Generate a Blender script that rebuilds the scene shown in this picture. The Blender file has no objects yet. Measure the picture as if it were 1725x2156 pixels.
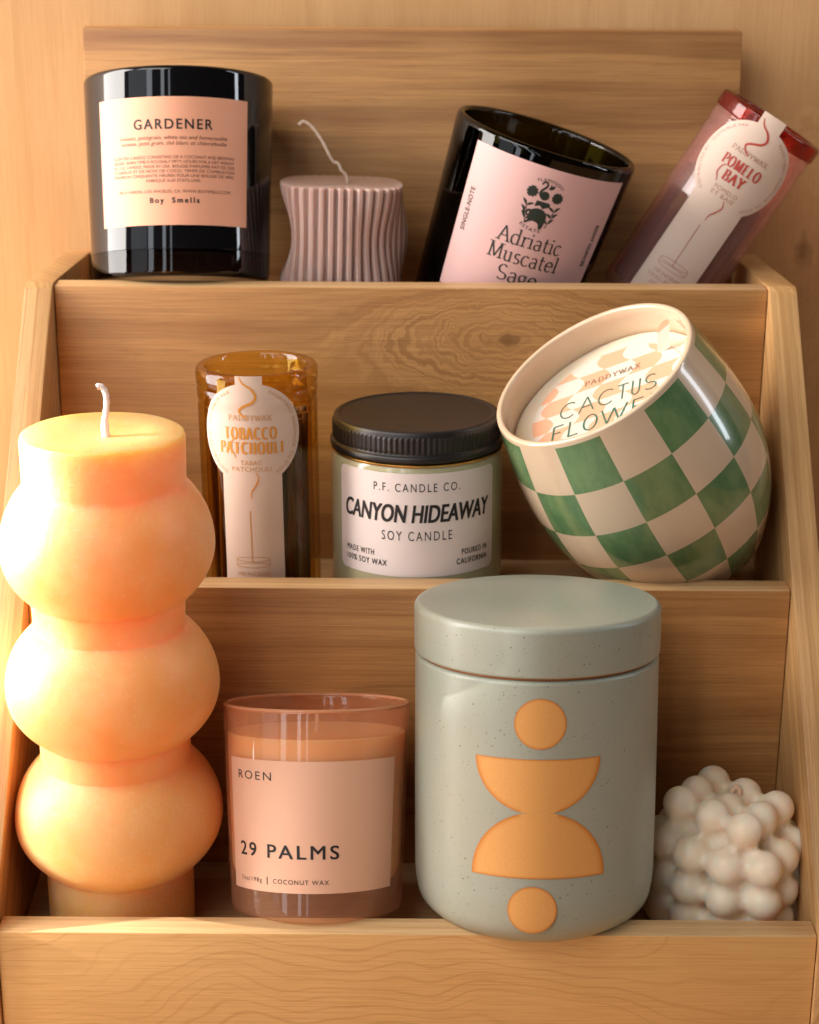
import bpy, bmesh, math, random
from mathutils import Vector, Matrix, Euler

# ------------------------------------------------------------------ camera, world, lights, exposure
S = 0.001                       # everything below is written in millimetres
sc = bpy.context.scene
col = sc.collection

PITCH, ROLL = math.radians(20), math.radians(0.35)
F = Vector((0, math.cos(PITCH), -math.sin(PITCH)))
U0 = Vector((0, math.sin(PITCH), math.cos(PITCH)))
R0 = Vector((1, 0, 0))
RR = R0 * math.cos(ROLL) + U0 * math.sin(ROLL)
UU = -R0 * math.sin(ROLL) + U0 * math.cos(ROLL)
cam = bpy.data.cameras.new('camera')
camo = bpy.data.objects.new('camera', cam); col.objects.link(camo)
m = Matrix.Identity(4)
for i in range(3):
    m[i][0], m[i][1], m[i][2] = RR[i], UU[i], -F[i]
m.translation = Vector((0, -683.4, 426.4)) * S
camo.matrix_world = m
cam.sensor_fit = 'HORIZONTAL'; cam.sensor_width = 24; cam.lens = 24 * 4200 / 1725
cam.clip_start = 0.01; cam.clip_end = 50
cam.dof.use_dof = True; cam.dof.focus_distance = 0.80; cam.dof.aperture_fstop = 12.0
sc.camera = camo

world = bpy.data.worlds.new('World'); sc.world = world; world.use_nodes = True
bg = world.node_tree.nodes['Background']
bg.inputs['Color'].default_value = (1.0, 0.86, 0.74, 1); bg.inputs['Strength'].default_value = 0.025

def area(name, loc, target, sx, sy, power, color, spread=180):
    l = bpy.data.lights.new(name, 'AREA'); l.shape = 'RECTANGLE'; l.size = sx; l.size_y = sy
    l.energy = power; l.color = color; l.spread = math.radians(spread)
    o = bpy.data.objects.new(name, l); col.objects.link(o)
    d = Vector(target) - Vector(loc)
    o.location = loc; o.rotation_euler = d.to_track_quat('-Z', 'Y').to_euler()
    return o
# a tall window straight to the left, three narrower panes to the front left, a soft room in front, a slim cool window to the right
area('window_light', (-1.15, 0.10, 0.42), (0, 0.08, 0.14), 0.62, 1.4, 38.0, (1.0, 0.94, 0.89))
area('pane_light', (-1.25, -0.78, 0.62), (0, 0.1, 0.1), 0.60, 1.5, 2.4, (0.88, 0.93, 1.0))
area('pane_light', (-1.02, -1.20, 0.62), (0, 0.1, 0.1), 0.20, 1.5, 3.0, (0.88, 0.93, 1.0))
area('pane_light', (-0.58, -1.55, 0.62), (0, 0.1, 0.1), 0.13, 1.5, 2.0, (0.88, 0.93, 1.0))
area('pane_light', (-0.30, -1.62, 0.62), (0, 0.1, 0.1), 0.07, 1.5, 0.8, (0.88, 0.93, 1.0))
area('room_light', (-0.85, -0.95, 1.65), (0, 0.1, 0.1), 1.3, 0.8, 15.0, (1.0, 0.94, 0.88))
area('side_window_light', (1.05, 0.12, 0.62), (0.1, 0.12, 0.15), 0.09, 0.8, 2.2, (0.86, 0.93, 1.0))
# the patch of low sun that comes through the left window and catches the pillar candle
for aim, cone, pw in (((-0.125, 0.052, 0.180), 2.0, 560), ((-0.125, 0.052, 0.145), 2.7, 640), ((-0.125, 0.054, 0.085), 2.4, 600), ((-0.125, 0.003, 0.0), 1.6, 420)):
    sp = bpy.data.lights.new('sunbeam_light', 'SPOT'); sp.energy = pw; sp.color = (1.0, 0.95, 0.90)
    sp.spot_size = math.radians(cone); sp.spot_blend = 0.8; sp.shadow_soft_size = 0.02
    spo = bpy.data.objects.new('sunbeam_light', sp); col.objects.link(spo)
    spo.location = (-1.30, 0.10, 0.36)
    spo.rotation_euler = (Vector(aim) - Vector(spo.location)).to_track_quat('-Z', 'Y').to_euler()

sc.view_settings.view_transform = 'Standard'; sc.view_settings.look = 'None'
sc.view_settings.exposure = 0.28; sc.view_settings.gamma = 1.0
sc.view_settings.use_curve_mapping = False
sc.render.engine = 'CYCLES'
sc.cycles.use_denoising = True
sc.cycles.max_bounces = 14; sc.cycles.transparent_max_bounces = 24
sc.cycles.sample_clamp_indirect = 6

# ------------------------------------------------------------------ material helpers
def lin(r, g, b):
    f = lambda c: (c / 255 / 12.92) if c / 255 <= 0.04045 else ((c / 255 + 0.055) / 1.055) ** 2.4
    return (f(r), f(g), f(b), 1)

class NT:
    def __init__(s, name):
        s.mat = bpy.data.materials.new(name); s.mat.use_nodes = True
        s.t = s.mat.node_tree; s.t.nodes.clear()
        s.out = s.t.nodes.new('ShaderNodeOutputMaterial')
    def n(s, typ, **kw):
        nd = s.t.nodes.new('ShaderNode' + typ)
        for k, v in kw.items(): setattr(nd, k, v)
        return nd
    def l(s, a, b): s.t.links.new(a, b)
    def val(s, sock, v):
        if hasattr(v, 'is_linked') or hasattr(v, 'links'): s.l(v, sock)
        else: sock.default_value = v
    def math(s, op, a, b=0.0, c=None):
        nd = s.n('Math', operation=op)
        s.val(nd.inputs[0], a); s.val(nd.inputs[1], b)
        if c is not None: s.val(nd.inputs[2], c)
        return nd.outputs[0]
    def noise(s, vec, scale, detail=3, rough=0.5, dist=0.0):
        nd = s.n('TexNoise'); nd.inputs['Scale'].default_value = scale
        nd.inputs['Detail'].default_value = detail; nd.inputs['Roughness'].default_value = rough
        nd.inputs['Distortion'].default_value = dist
        if vec is not None: s.l(vec, nd.inputs['Vector'])
        return nd.outputs['Fac']
    def ramp(s, fac, stops):
        nd = s.n('ValToRGB'); s.l(fac, nd.inputs[0])
        el = nd.color_ramp.elements
        while len(el) < len(stops): el.new(0.5)
        for e, (p, c) in zip(el, stops): e.position = p; e.color = c
        return nd.outputs[0]
    def mix(s, fac, a, b, blend='MIX'):
        nd = s.n('Mix', data_type='RGBA', blend_type=blend)
        s.val(nd.inputs[0], fac); s.val(nd.inputs[6], a); s.val(nd.inputs[7], b)
        return nd.outputs[2]
    def smooth(s, v, lo, hi):
        nd = s.n('MapRange', interpolation_type='SMOOTHSTEP')
        s.val(nd.inputs[0], v); nd.inputs[1].default_value = lo; nd.inputs[2].default_value = hi
        return nd.outputs[0]
    def comb(s, x, y, z):
        nd = s.n('CombineXYZ')
        for i, v in enumerate((x, y, z)): s.val(nd.inputs[i], v)
        return nd.outputs[0]
    def coords(s):                       # object coordinates in millimetres
        tc = s.n('TexCoord'); mp = s.n('VectorMath', operation='SCALE')
        mp.inputs['Scale'].default_value = 1000
        s.l(tc.outputs['Object'], mp.inputs[0])
        sp = s.n('SeparateXYZ'); s.l(mp.outputs[0], sp.inputs[0])
        return mp.outputs[0], sp.outputs[0], sp.outputs[1], sp.outputs[2]
    def bump(s, h, strength, dist=0.0005):
        nd = s.n('Bump'); nd.inputs['Strength'].default_value = strength
        nd.inputs['Distance'].default_value = dist
        s.l(h, nd.inputs['Height']); return nd.outputs[0]
    def principled(s, color, rough=0.5, **kw):
        b = s.n('BsdfPrincipled'); s.val(b.inputs['Base Color'], color); s.val(b.inputs['Roughness'], rough)
        for k, v in kw.items(): s.val(b.inputs[k.replace('_', ' ')], v)
        s.l(b.outputs[0], s.out.inputs[0]); return b

def simple(name, color, rough=0.5, **kw):
    t = NT(name); t.principled(color, rough, **kw); return t.mat

def wood(name, along, across, base, dark, light, seed=0.0, warp=10.0, lines=0.55, line_amt=0.35,
         band=0.10, band_amt=0.6, knots=(), wfreq=(0.005, 0.022), rough=0.42, slope=False, thin=0.1):
    """Sawn board. along / across: which object axis runs with / across the grain. knots: (along, across, size)."""
    t = NT(name)
    vec, x, y, z = t.coords()
    if slope:                            # grain runs parallel to the sloping front edge
        y, z = (t.math('SUBTRACT', t.math('MULTIPLY', y, .722), t.math('MULTIPLY', z, .691)), t.math('ADD', t.math('MULTIPLY', y, .691), t.math('MULTIPLY', z, .722)))
    ax = (x, y, z)
    a, c = ax[along], ax[across]
    d = ax[3 - along - across]
    aa = t.math('ADD', a, seed * 137.0)
    w1 = t.noise(t.comb(t.math('MULTIPLY', aa, wfreq[0]), t.math('MULTIPLY', c, wfreq[1]), t.math('MULTIPLY', d, 0.02)), 1.0, 2, 0.5)
    v = t.math('ADD', c, t.math('MULTIPLY', t.math('SUBTRACT', w1, 0.5), warp * 2))
    v = t.math('ADD', v, t.math('MULTIPLY', d, 0.8))
    core = None
    for (ka, kc, ks) in knots:
        da = t.math('MULTIPLY', t.math('SUBTRACT', a, ka), 0.38)
        dc = t.math('SUBTRACT', c, kc)
        r2 = t.math('ADD', t.math('MULTIPLY', da, da), t.math('MULTIPLY', dc, dc))
        r = t.math('SQRT', r2)
        r = t.math('ADD', r, t.math('MULTIPLY', t.math('SUBTRACT', t.noise(vec, 0.13, 2), 0.5), ks * 0.9))
        g = t.math('EXPONENT', t.math('MULTIPLY', t.math('MULTIPLY', r, r), -1.0 / (ks * 2.0) ** 2))
        # the fibres part round the knot: v turns into the distance from it
        v = t.math('ADD', t.math('MULTIPLY', v, t.math('SUBTRACT', 1.0, g)), t.math('MULTIPLY', t.math('MULTIPLY', r, 1.3), g))
        k = t.math('SUBTRACT', 1.0, t.smooth(r, ks * 0.10, ks * 0.55))
        core = k if core is None else t.math('MAXIMUM', core, k)
    bands = t.noise(t.comb(t.math('MULTIPLY', aa, 0.002), t.math('MULTIPLY', v, band), seed), 1.0, 3, 0.55)
    wob = t.noise(t.comb(t.math('MULTIPLY', aa, 0.012), t.math('MULTIPLY', c, 0.05), seed + 5), 1.0, 2)
    ln = t.math('SINE', t.math('ADD', t.math('MULTIPLY', v, lines), t.math('ADD', t.math('MULTIPLY', wob, 5.0), t.math('MULTIPLY', bands, 9.0))))
    ln = t.smooth(ln, thin, 1.1)
    lmask = t.noise(t.comb(t.math('MULTIPLY', aa, 0.006), t.math('MULTIPLY', v, 0.06), seed + 9), 1.0, 2)
    ln = t.math('MULTIPLY', ln, t.smooth(lmask, 0.32, 0.68))
    fib = t.noise(t.comb(t.math('MULTIPLY', aa, 0.018), t.math('MULTIPLY', c, 1.5), t.math('MULTIPLY', d, 1.5)), 1.0, 3, 0.65)
    blot = t.noise(t.comb(t.math('MULTIPLY', aa, 0.008), t.math('MULTIPLY', c, 0.012), seed + 3), 1.0, 2)
    cc = t.mix(t.math('MULTIPLY', t.smooth(bands, 0.30, 0.70), band_amt), base, dark)
    cc = t.mix(t.math('MULTIPLY', t.smooth(blot, 0.42, 0.75), 0.5), cc, light)
    cc = t.mix(t.math('MULTIPLY', ln, line_amt), cc, dark)
    cc = t.mix(t.math('MULTIPLY', t.smooth(fib, 0.40, 0.72), 0.42), cc, dark)
    pore = t.noise(t.comb(t.math('MULTIPLY', aa, 0.05), t.math('MULTIPLY', c, 4.2), t.math('MULTIPLY', d, 3.2)), 1.0, 2, 0.6)
    cc = t.mix(t.math('MULTIPLY', t.smooth(pore, 0.56, 0.68), 0.45), cc, dark)
    if core is not None:
        cc = t.mix(t.math('MULTIPLY', core, 0.55), cc, [q * 0.35 for q in dark[:3]] + [1])
    b = t.principled(cc, rough)
    t.l(t.bump(t.math('ADD', fib, t.math('MULTIPLY', ln, 0.4)), 0.25, 0.0003), b.inputs['Normal'])
    return t.mat

def shell_glass(name, tint_front, tint_edge, rough=0.015, ior=1.5, power=1.0, milk=0.0, milk_col=(1, 1, 1, 1)):
    """Thin coloured glass wall: light passes through tinted by its path length, plus a clear reflection."""
    t = NT(name)
    lw = t.n('LayerWeight'); lw.inputs['Blend'].default_value = 0.5
    fc = lw.outputs['Facing']
    tint = t.mix(t.math('POWER', fc, power), tint_front, tint_edge)
    tr = t.n('BsdfTransparent'); t.l(tint, tr.inputs[0])
    if milk:                             # a coloured glass that scatters some of its light
        df = t.n('BsdfDiffuse'); df.inputs[0].default_value = milk_col; tl = t.n('BsdfTranslucent'); tl.inputs[0].default_value = milk_col
        m1 = t.n('MixShader'); t.l(df.outputs[0], m1.inputs[1]); t.l(tl.outputs[0], m1.inputs[2])
        m2 = t.n('MixShader'); m2.inputs[0].default_value = milk; t.l(tr.outputs[0], m2.inputs[1]); t.l(m1.outputs[0], m2.inputs[2]); tr = m2
    gl = t.n('BsdfGlossy'); gl.inputs['Roughness'].default_value = rough
    f0 = ((ior - 1) / (ior + 1)) ** 2
    fr = t.math('MULTIPLY_ADD', t.math('POWER', fc, 5.0), 1 - f0, f0)
    mx = t.n('MixShader'); t.l(fr, mx.inputs[0]); t.l(tr.outputs[0], mx.inputs[1]); t.l(gl.outputs[0], mx.inputs[2])
    t.l(mx.outputs[0], t.out.inputs[0])
    return t.mat

def solid_glass(name, color, rough=0.02, ior=1.45):
    t = NT(name)
    b = t.principled(color, rough, Transmission_Weight=1.0, IOR=ior)
    return t.mat

def wax(name, color, radius, weight=1.0, scale=1.0, rough=0.42, mottled=0.0, dark=None, bump=0.15, bscale=0.9):
    t = NT(name)
    vec, x, y, z = t.coords()
    c = color
    if mottled:
        n1 = t.noise(vec, 0.06, 4, 0.6)
        c = t.mix(t.math('MULTIPLY', t.smooth(n1, 0.35, 0.75), mottled), color, dark)
    nb = t.noise(vec, bscale, 4, 0.6)
    b = t.principled(c, rough)
    b.inputs['Subsurface Weight'].default_value = weight
    b.inputs['Subsurface Radius'].default_value = radius
    b.inputs['Subsurface Scale'].default_value = scale
    t.l(t.bump(nb, bump, 0.0004), b.inputs['Normal'])
    return t.mat

def paper(name, color, rough=0.55):
    t = NT(name)
    vec, x, y, z = t.coords()
    n = t.noise(vec, 1.6, 3, 0.6)
    c = t.mix(t.math('MULTIPLY', n, 0.10), color, [q * 0.8 for q in color[:3]] + [1])
    b = t.principled(c, rough)
    t.l(t.bump(n, 0.08, 0.0002), b.inputs['Normal'])
    return t.mat

# ------------------------------------------------------------------ object helpers
def setp(o, label=None, cat=None, group=None, kind=None):
    if label: o['label'] = label
    if cat: o['category'] = cat
    if group: o['group'] = group
    if kind: o['kind'] = kind
    return o

def thing(name, label, cat, loc, eul, group=None):
    o = bpy.data.objects.new(name, None); col.objects.link(o)
    o.empty_display_size = 0.01
    o.location = Vector(loc) * S; o.rotation_euler = [math.radians(a) for a in eul]
    return setp(o, label, cat, group)

def obj(name, bm, mats, parent=None, smooth=True, angle=35, label=None):
    me = bpy.data.meshes.new(name)
    bmesh.ops.scale(bm, vec=(S, S, S), verts=bm.verts)
    bm.to_mesh(me); bm.free()
    for mt in (mats if isinstance(mats, (list, tuple)) else [mats]): me.materials.append(mt)
    if smooth:
        me.shade_smooth(); me.set_sharp_from_angle(angle=math.radians(angle))
    o = bpy.data.objects.new(name, me); col.objects.link(o)
    if parent: o.parent = parent
    if label: o['label'] = label
    return o

def lathe(profile, segs=128, close=False, rfun=None):
    """Revolve (r, z) pairs round z; r = 0 closes to a pole."""
    bm = bmesh.new(); rings = []
    for (r, z) in profile:
        if r <= 1e-6: rings.append([bm.verts.new((0, 0, z))])
        else:
            ring = []
            for i in range(segs):
                a = 2 * math.pi * i / segs
                rr = rfun(r, a, z) if rfun else r
                ring.append(bm.verts.new((rr * math.sin(a), -rr * math.cos(a), z)))
            rings.append(ring)
    pairs = list(zip(rings, rings[1:])) + ([(rings[-1], rings[0])] if close else [])
    for A, B in pairs:
        for i in range(segs):
            j = (i + 1) % segs
            if len(A) == 1 and len(B) == 1: continue
            if len(A) == 1: bm.faces.new((A[0], B[j], B[i]))
            elif len(B) == 1: bm.faces.new((A[i], A[j], B[0]))
            else: bm.faces.new((A[i], A[j], B[j], B[i]))
    bmesh.ops.recalc_face_normals(bm, faces=bm.faces)
    return bm

def fillet(pts, rad, n=6):
    """Round the inner corners of an (r, z) polyline; rad: number or list per point."""
    out = []
    for i, p in enumerate(pts):
        rr = rad[i] if isinstance(rad, (list, tuple)) else rad
        if i in (0, len(pts) - 1) or rr <= 0: out.append(p); continue
        a, b, c = Vector(pts[i - 1]), Vector(p), Vector(pts[i + 1])
        u, w = (a - b), (c - b)
        t = min(rr, u.length * 0.49, w.length * 0.49)
        p0, p1 = b + u.normalized() * t, b + w.normalized() * t
        for k in range(n + 1):
            s = k / n
            q = p0 * (1 - s) ** 2 + b * 2 * s * (1 - s) + p1 * s * s
            out.append((q.x, q.y))
    return out

def add_box(bm, x0, x1, y0, y1, z0, z1):
    vs = [bm.verts.new(p) for p in ((x0, y0, z0), (x1, y0, z0), (x1, y1, z0), (x0, y1, z0), (x0, y0, z1), (x1, y0, z1), (x1, y1, z1), (x0, y1, z1))]
    for f in ((3, 2, 1, 0), (4, 5, 6, 7), (0, 1, 5, 4), (1, 2, 6, 5), (2, 3, 7, 6), (3, 0, 4, 7)):
        bm.faces.new([vs[i] for i in f])

def bevel_all(bm, w, segs=2):
    bmesh.ops.bevel(bm, geom=list(bm.edges), offset=w, segments=segs, profile=0.6, affect='EDGES')

def tube(pts, rad, segs=10):
    """Tube along a 3-D polyline with a radius per point."""
    bm = bmesh.new(); rings = []
    P = [Vector(p) for p in pts]
    rads = rad if isinstance(rad, (list, tuple)) else [rad] * len(P)
    up = Vector((0.3, 1, 0.1)).normalized()
    for i, p in enumerate(P):
        d = (P[min(i + 1, len(P) - 1)] - P[max(i - 1, 0)]).normalized()
        x = d.cross(up).normalized(); y = d.cross(x).normalized()
        rings.append([bm.verts.new(p + (x * math.cos(2 * math.pi * k / segs) + y * math.sin(2 * math.pi * k / segs)) * rads[i]) for k in range(segs)])
    for A, B in zip(rings, rings[1:]):
        for i in range(segs):
            j = (i + 1) % segs
            bm.faces.new((A[i], A[j], B[j], B[i]))
    bm.faces.new(rings[0][::-1]); bm.faces.new(rings[-1])
    bmesh.ops.recalc_face_normals(bm, faces=bm.faces)
    return bm

def spline(ctrl, n=8):
    """Catmull-Rom through control points (any dimension)."""
    C = [Vector(c) for c in ctrl]; out = []
    for i in range(len(C) - 1):
        p0, p1, p2, p3 = C[max(i - 1, 0)], C[i], C[i + 1], C[min(i + 2, len(C) - 1)]
        for k in range(n):
            t = k / n
            out.append(0.5 * ((2 * p1) + (p2 - p0) * t + (2 * p0 - 5 * p1 + 4 * p2 - p3) * t * t + (3 * p1 - p0 - 3 * p2 + p3) * t ** 3))
    out.append(C[-1]); return out

# ------------------------------------------------------------------ flat print: outlines, letters, marks (2-D, millimetres)
class Print:
    """Collects flat polygons in label space; wrap() lays them on a turned surface."""
    def __init__(s): s.polys = []       # (list of (u, v), lift)
    def poly(s, pts, lift=0.0): s.polys.append(([(p[0], p[1]) for p in pts], lift))
    def circle(s, cu, cv, r, n=40, ry=None):
        s.poly([(cu + r * math.cos(2 * math.pi * i / n), cv + (ry or r) * math.sin(2 * math.pi * i / n)) for i in range(n)])
    def stroke(s, pts, w, lift=0.0):
        """Polyline of width w (number or list) as a chain of quads."""
        P = [Vector((p[0], p[1])) for p in pts]; W = w if isinstance(w, (list, tuple)) else [w] * len(P)
        L, R = [], []
        for i, p in enumerate(P):
            d = P[min(i + 1, len(P) - 1)] - P[max(i - 1, 0)]
            if d.length < 1e-9: d = Vector((1, 0))
            d.normalize(); n = Vector((-d.y, d.x)) * W[i] / 2
            L.append(p + n); R.append(p - n)
        for i in range(len(P) - 1):
            s.polys.append(([tuple(R[i]), tuple(R[i + 1]), tuple(L[i + 1]), tuple(L[i])], lift))
    def xform(s, f, start=0):
        for i in range(start, len(s.polys)):
            s.polys[i] = ([f(u, v) for (u, v) in s.polys[i][0]], s.polys[i][1])
    def bounds(s, start=0):
        us = [u for p, _ in s.polys[start:] for u, v in p]; vs = [v for p, _ in s.polys[start:] for u, v in p]
        return min(us), max(us), min(vs), max(vs)
    def wrap(s, surf, step=1.5, eps=0.12):
        bm = bmesh.new()
        lay = bm.verts.layers.float.new('lift')
        for pts, lift in s.polys:
            vs = []
            for (u, v) in pts:
                if vs and (Vector((u, v, 0)) - vs[-1].co).length < 1e-6: continue
                q = bm.verts.new((u, v, 0)); q[lay] = lift; vs.append(q)
            if len(vs) < 3: continue
            try: f = bm.faces.new(vs)
            except ValueError: continue
        bmesh.ops.triangulate(bm, faces=[f for f in bm.faces if len(f.verts) > 4])
        for ax in (0, 1):
            if ax == 1 and step > 3: pass
            lo = min((v.co[ax] for v in bm.verts), default=0); hi = max((v.co[ax] for v in bm.verts), default=0)
            st = step if ax == 0 else step * 3
            k = lo + st
            while k < hi:
                no = (1, 0, 0) if ax == 0 else (0, 1, 0); co = (k, 0, 0) if ax == 0 else (0, k, 0)
                bmesh.ops.bisect_plane(bm, geom=bm.verts[:] + bm.edges[:] + bm.faces[:], plane_co=co, plane_no=no)
                k += st
        for v in bm.verts:
            v.co = surf(v.co.x, v.co.y, eps + v[lay])
        bmesh.ops.recalc_face_normals(bm, faces=bm.faces)
        return bm

_tc = {}
def glyph_polys(text, spacing=1.0, bold=0.0):
    key = (text, spacing, bold)
    if key in _tc: return _tc[key]
    cu = bpy.data.curves.new('lettering', 'FONT'); cu.body = text; cu.space_character = spacing; cu.offset = bold
    cu.resolution_u = 4; cu.fill_mode = 'BOTH'
    o = bpy.data.objects.new('lettering', cu); col.objects.link(o)
    bpy.context.view_layer.update()
    ev = o.evaluated_get(bpy.context.evaluated_depsgraph_get()); me = ev.to_mesh()
    polys = [[(me.vertices[i].co.x, me.vertices[i].co.y) for i in p.vertices] for p in me.polygons]
    ev.to_mesh_clear(); bpy.data.objects.remove(o); bpy.data.curves.remove(cu)
    _tc[key] = polys
    return polys
def _capheight():
    ps = glyph_polys('H'); return max(v for p in ps for u, v in p)

def text(pr, s, u, v, cap, width=None, align='c', spacing=1.0, bold=0.0, slant=0.0, rot=0.0):
    """Sans lettering; (u, v) = centre of the cap height (left/right/centre); cap and width in mm; bold thickens by overprinting."""
    CH = _capheight()
    ps = glyph_polys(s, spacing)
    us = [a for p in ps for a, b in p]
    lo, hi = min(us), max(us)
    sy = cap / CH; sx = (width / (hi - lo)) if width else sy
    off = {'c': (lo + hi) / 2, 'l': lo, 'r': hi}[align]
    c, sn = math.cos(rot), math.sin(rot)
    shifts = [(0, 0)] if not bold else [(bold * dx, bold * dy) for dx in (-1, -.33, .33, 1) for dy in (-.6, .6)]
    for k, (dx, dy) in enumerate(shifts):
        for p in ps:
            q = []
            for a, b in p:
                y = (b - CH / 2) * sy + dy; x = (a - off) * sx + y * slant + dx
                q.append((u + x * c - y * sn, v + x * sn + y * c))
            pr.poly(q, k * .004)

def arc_text(pr, s, cu, cv, R, a_mid, cap, span=None, inside=False, bold=0.0, spacing=1.15):
    """Text on a circle; a_mid: angle (rad) of its middle, letters upright outwards (or inwards if inside)."""
    CH = _capheight(); ps = glyph_polys(s, spacing, bold)
    us = [a for p in ps for a, b in p]; lo, hi = min(us), max(us)
    sy = cap / CH; sx = (span * R / (hi - lo)) if span else sy
    for p in ps:
        q = []
        for a, b in p:
            t = (a - (lo + hi) / 2) * sx / R; h = (b - CH / 2) * sy
            if not inside: an, r = a_mid - t, R + h
            else: an, r = a_mid + t, R - h
            q.append((cu + r * math.cos(an), cv + r * math.sin(an)))
        pr.poly(q)

# a small stroke-drawn roman alphabet (cap height 1) for the seriffed lettering
def _arc(cx, cy, rx, ry, a0, a1, n=18):
    return [(cx + rx * math.cos(math.radians(a0 + (a1 - a0) * i / n)), cy + ry * math.sin(math.radians(a0 + (a1 - a0) * i / n))) for i in range(n + 1)]
ROMAN = {
 'A': ([[(.04, 0), (.36, 1)], [(.36, 1), (.70, 0)], [(.17, .36), (.58, .36)]], [(.04, 0), (.70, 0)], .76),
 'B': ([[(.14, 0), (.14, 1)], [(.14, 1)] + _arc(.34, .76, .22, .24, 90, -90) + [(.14, .52)], [(.14, .52)] + _arc(.36, .26, .25, .26, 90, -90) + [(.14, 0)]], [(.1, 0), (.1, 1)], .68),
 'C': ([_arc(.40, .5, .34, .5, 48, 312, 26)], [], .74),
 'D': ([[(.14, 0), (.14, 1)], [(.14, 1)] + _arc(.32, .5, .38, .5, 90, -90, 24) + [(.14, 0)]], [(.1, 0), (.1, 1)], .78),
 'E': ([[(.14, 0), (.14, 1)], [(.14, .98), (.54, .98)], [(.14, .52), (.46, .52)], [(.14, .02), (.56, .02)]], [(.1, 0), (.1, 1)], .62),
 'F': ([[(.14, 0), (.14, 1)], [(.14, .98), (.54, .98)], [(.14, .52), (.46, .52)]], [(.1, 0)], .58),
 'H': ([[(.14, 0), (.14, 1)], [(.62, 0), (.62, 1)], [(.14, .5), (.62, .5)]], [(.14, 0), (.14, 1), (.62, 0), (.62, 1)], .76),
 'I': ([[(.16, 0), (.16, 1)]], [(.16, 0), (.16, 1)], .32),
 'L': ([[(.14, 0), (.14, 1)], [(.14, .02), (.54, .02)]], [(.14, 1), (.1, 0)], .60),
 'M': ([[(.12, 0), (.14, 1)], [(.14, 1), (.45, .06)], [(.45, .06), (.76, 1)], [(.76, 1), (.80, 0)]], [(.12, 0), (.80, 0), (.12, 1), (.78, 1)], .92),
 'O': ([_arc(.40, .5, .34, .5, 0, 360, 36)], [], .80),
 'P': ([[(.14, 0), (.14, 1)], [(.14, 1)] + _arc(.34, .74, .25, .26, 90, -90) + [(.14, .48)]], [(.14, 0), (.1, 1)], .64),
 'R': ([[(.14, 0), (.14, 1)], [(.14, 1)] + _arc(.34, .74, .23, .26, 90, -90) + [(.14, .48)], [(.34, .48), (.62, 0)]], [(.14, 0)], .66),
 'S': ([_arc(.31, .735, .22, .265, 35, 270, 20) + _arc(.31, .245, .25, .225, 90, -145, 20)], [], .62),
 'T': ([[(.36, 0), (.36, 1)], [(.02, .98), (.70, .98)]], [(.36, 0)], .72),
 'U': ([[(.14, 1), (.14, .3)] + _arc(.37, .3, .23, .30, 180, 360, 16) + [(.60, 1)]], [(.14, 1), (.60, 1)], .74),
 'W': ([[(.02, 1), (.26, 0)], [(.26, 0), (.48, .92)], [(.48, .92), (.70, 0)], [(.70, 0), (.94, 1)]], [(.02, 1), (.94, 1)], .96),
 'X': ([[(.04, 1), (.64, 0)], [(.06, 0), (.62, 1)]], [(.06, 0), (.62, 1), (.04, 1), (.64, 0)], .68),
 'Y': ([[(.04, 1), (.35, .46)], [(.66, 1), (.35, .46)], [(.35, .46), (.35, 0)]], [(.04, 1), (.66, 1), (.35, 0)], .70),
 'a': ([_arc(.25, .49, .17, .17, 155, 0, 12) + [(.42, .08), (.50, .03)], _arc(.24, .19, .18, .19, 55, 330, 20), [(.34, .345), (.42, .38)]], [], .53),
 'c': ([_arc(.28, .33, .23, .33, 48, 318, 22)], [], .50),
 'd': ([_arc(.28, .33, .23, .33, 50, 310, 22), [(.50, 1.05), (.50, 0)]], [(.46, 1.04, .10), (.55, 0, .10)], .63),
 'e': ([_arc(.28, .33, .23, .33, 5, 318, 24), [(.06, .37), (.50, .37)]], [], .54),
 'g': ([_arc(.24, .44, .18, .22, 0, 360, 26), _arc(.25, -.14, .22, .15, 0, 360, 26), [(.14, .26), (.09, .14), (.16, .06), (.34, .02)], [(.36, .60), (.48, .66)]], [], .53),
 'i': ([[(.14, .66), (.14, 0)], [(.14, .84), (.14, .96)]], [(.14, 0), (.09, .65, .10)], .28),
 'l': ([[(.14, 1.05), (.14, 0)]], [(.14, 0), (.09, 1.04, .10)], .28),
 'r': ([[(.14, .66), (.14, 0)], _arc(.36, .38, .22, .26, 175, 62, 12)], [(.14, 0), (.09, .65, .10)], .44),
 's': ([_arc(.21, .49, .14, .165, 35, 270, 16) + _arc(.21, .16, .16, .165, 90, -145, 16)], [], .42),
 't': ([[(.16, .90), (.16, .16)] + _arc(.29, .16, .13, .15, 180, 310, 10), [(.03, .64), (.36, .64)]], [], .39),
 'u': ([[(.12, .66), (.12, .2)] + _arc(.29, .2, .17, .19, 180, 360, 14), [(.46, .66), (.46, 0)]], [(.07, .65, .10), (.41, .65, .10), (.51, 0, .10)], .62),
}
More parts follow.
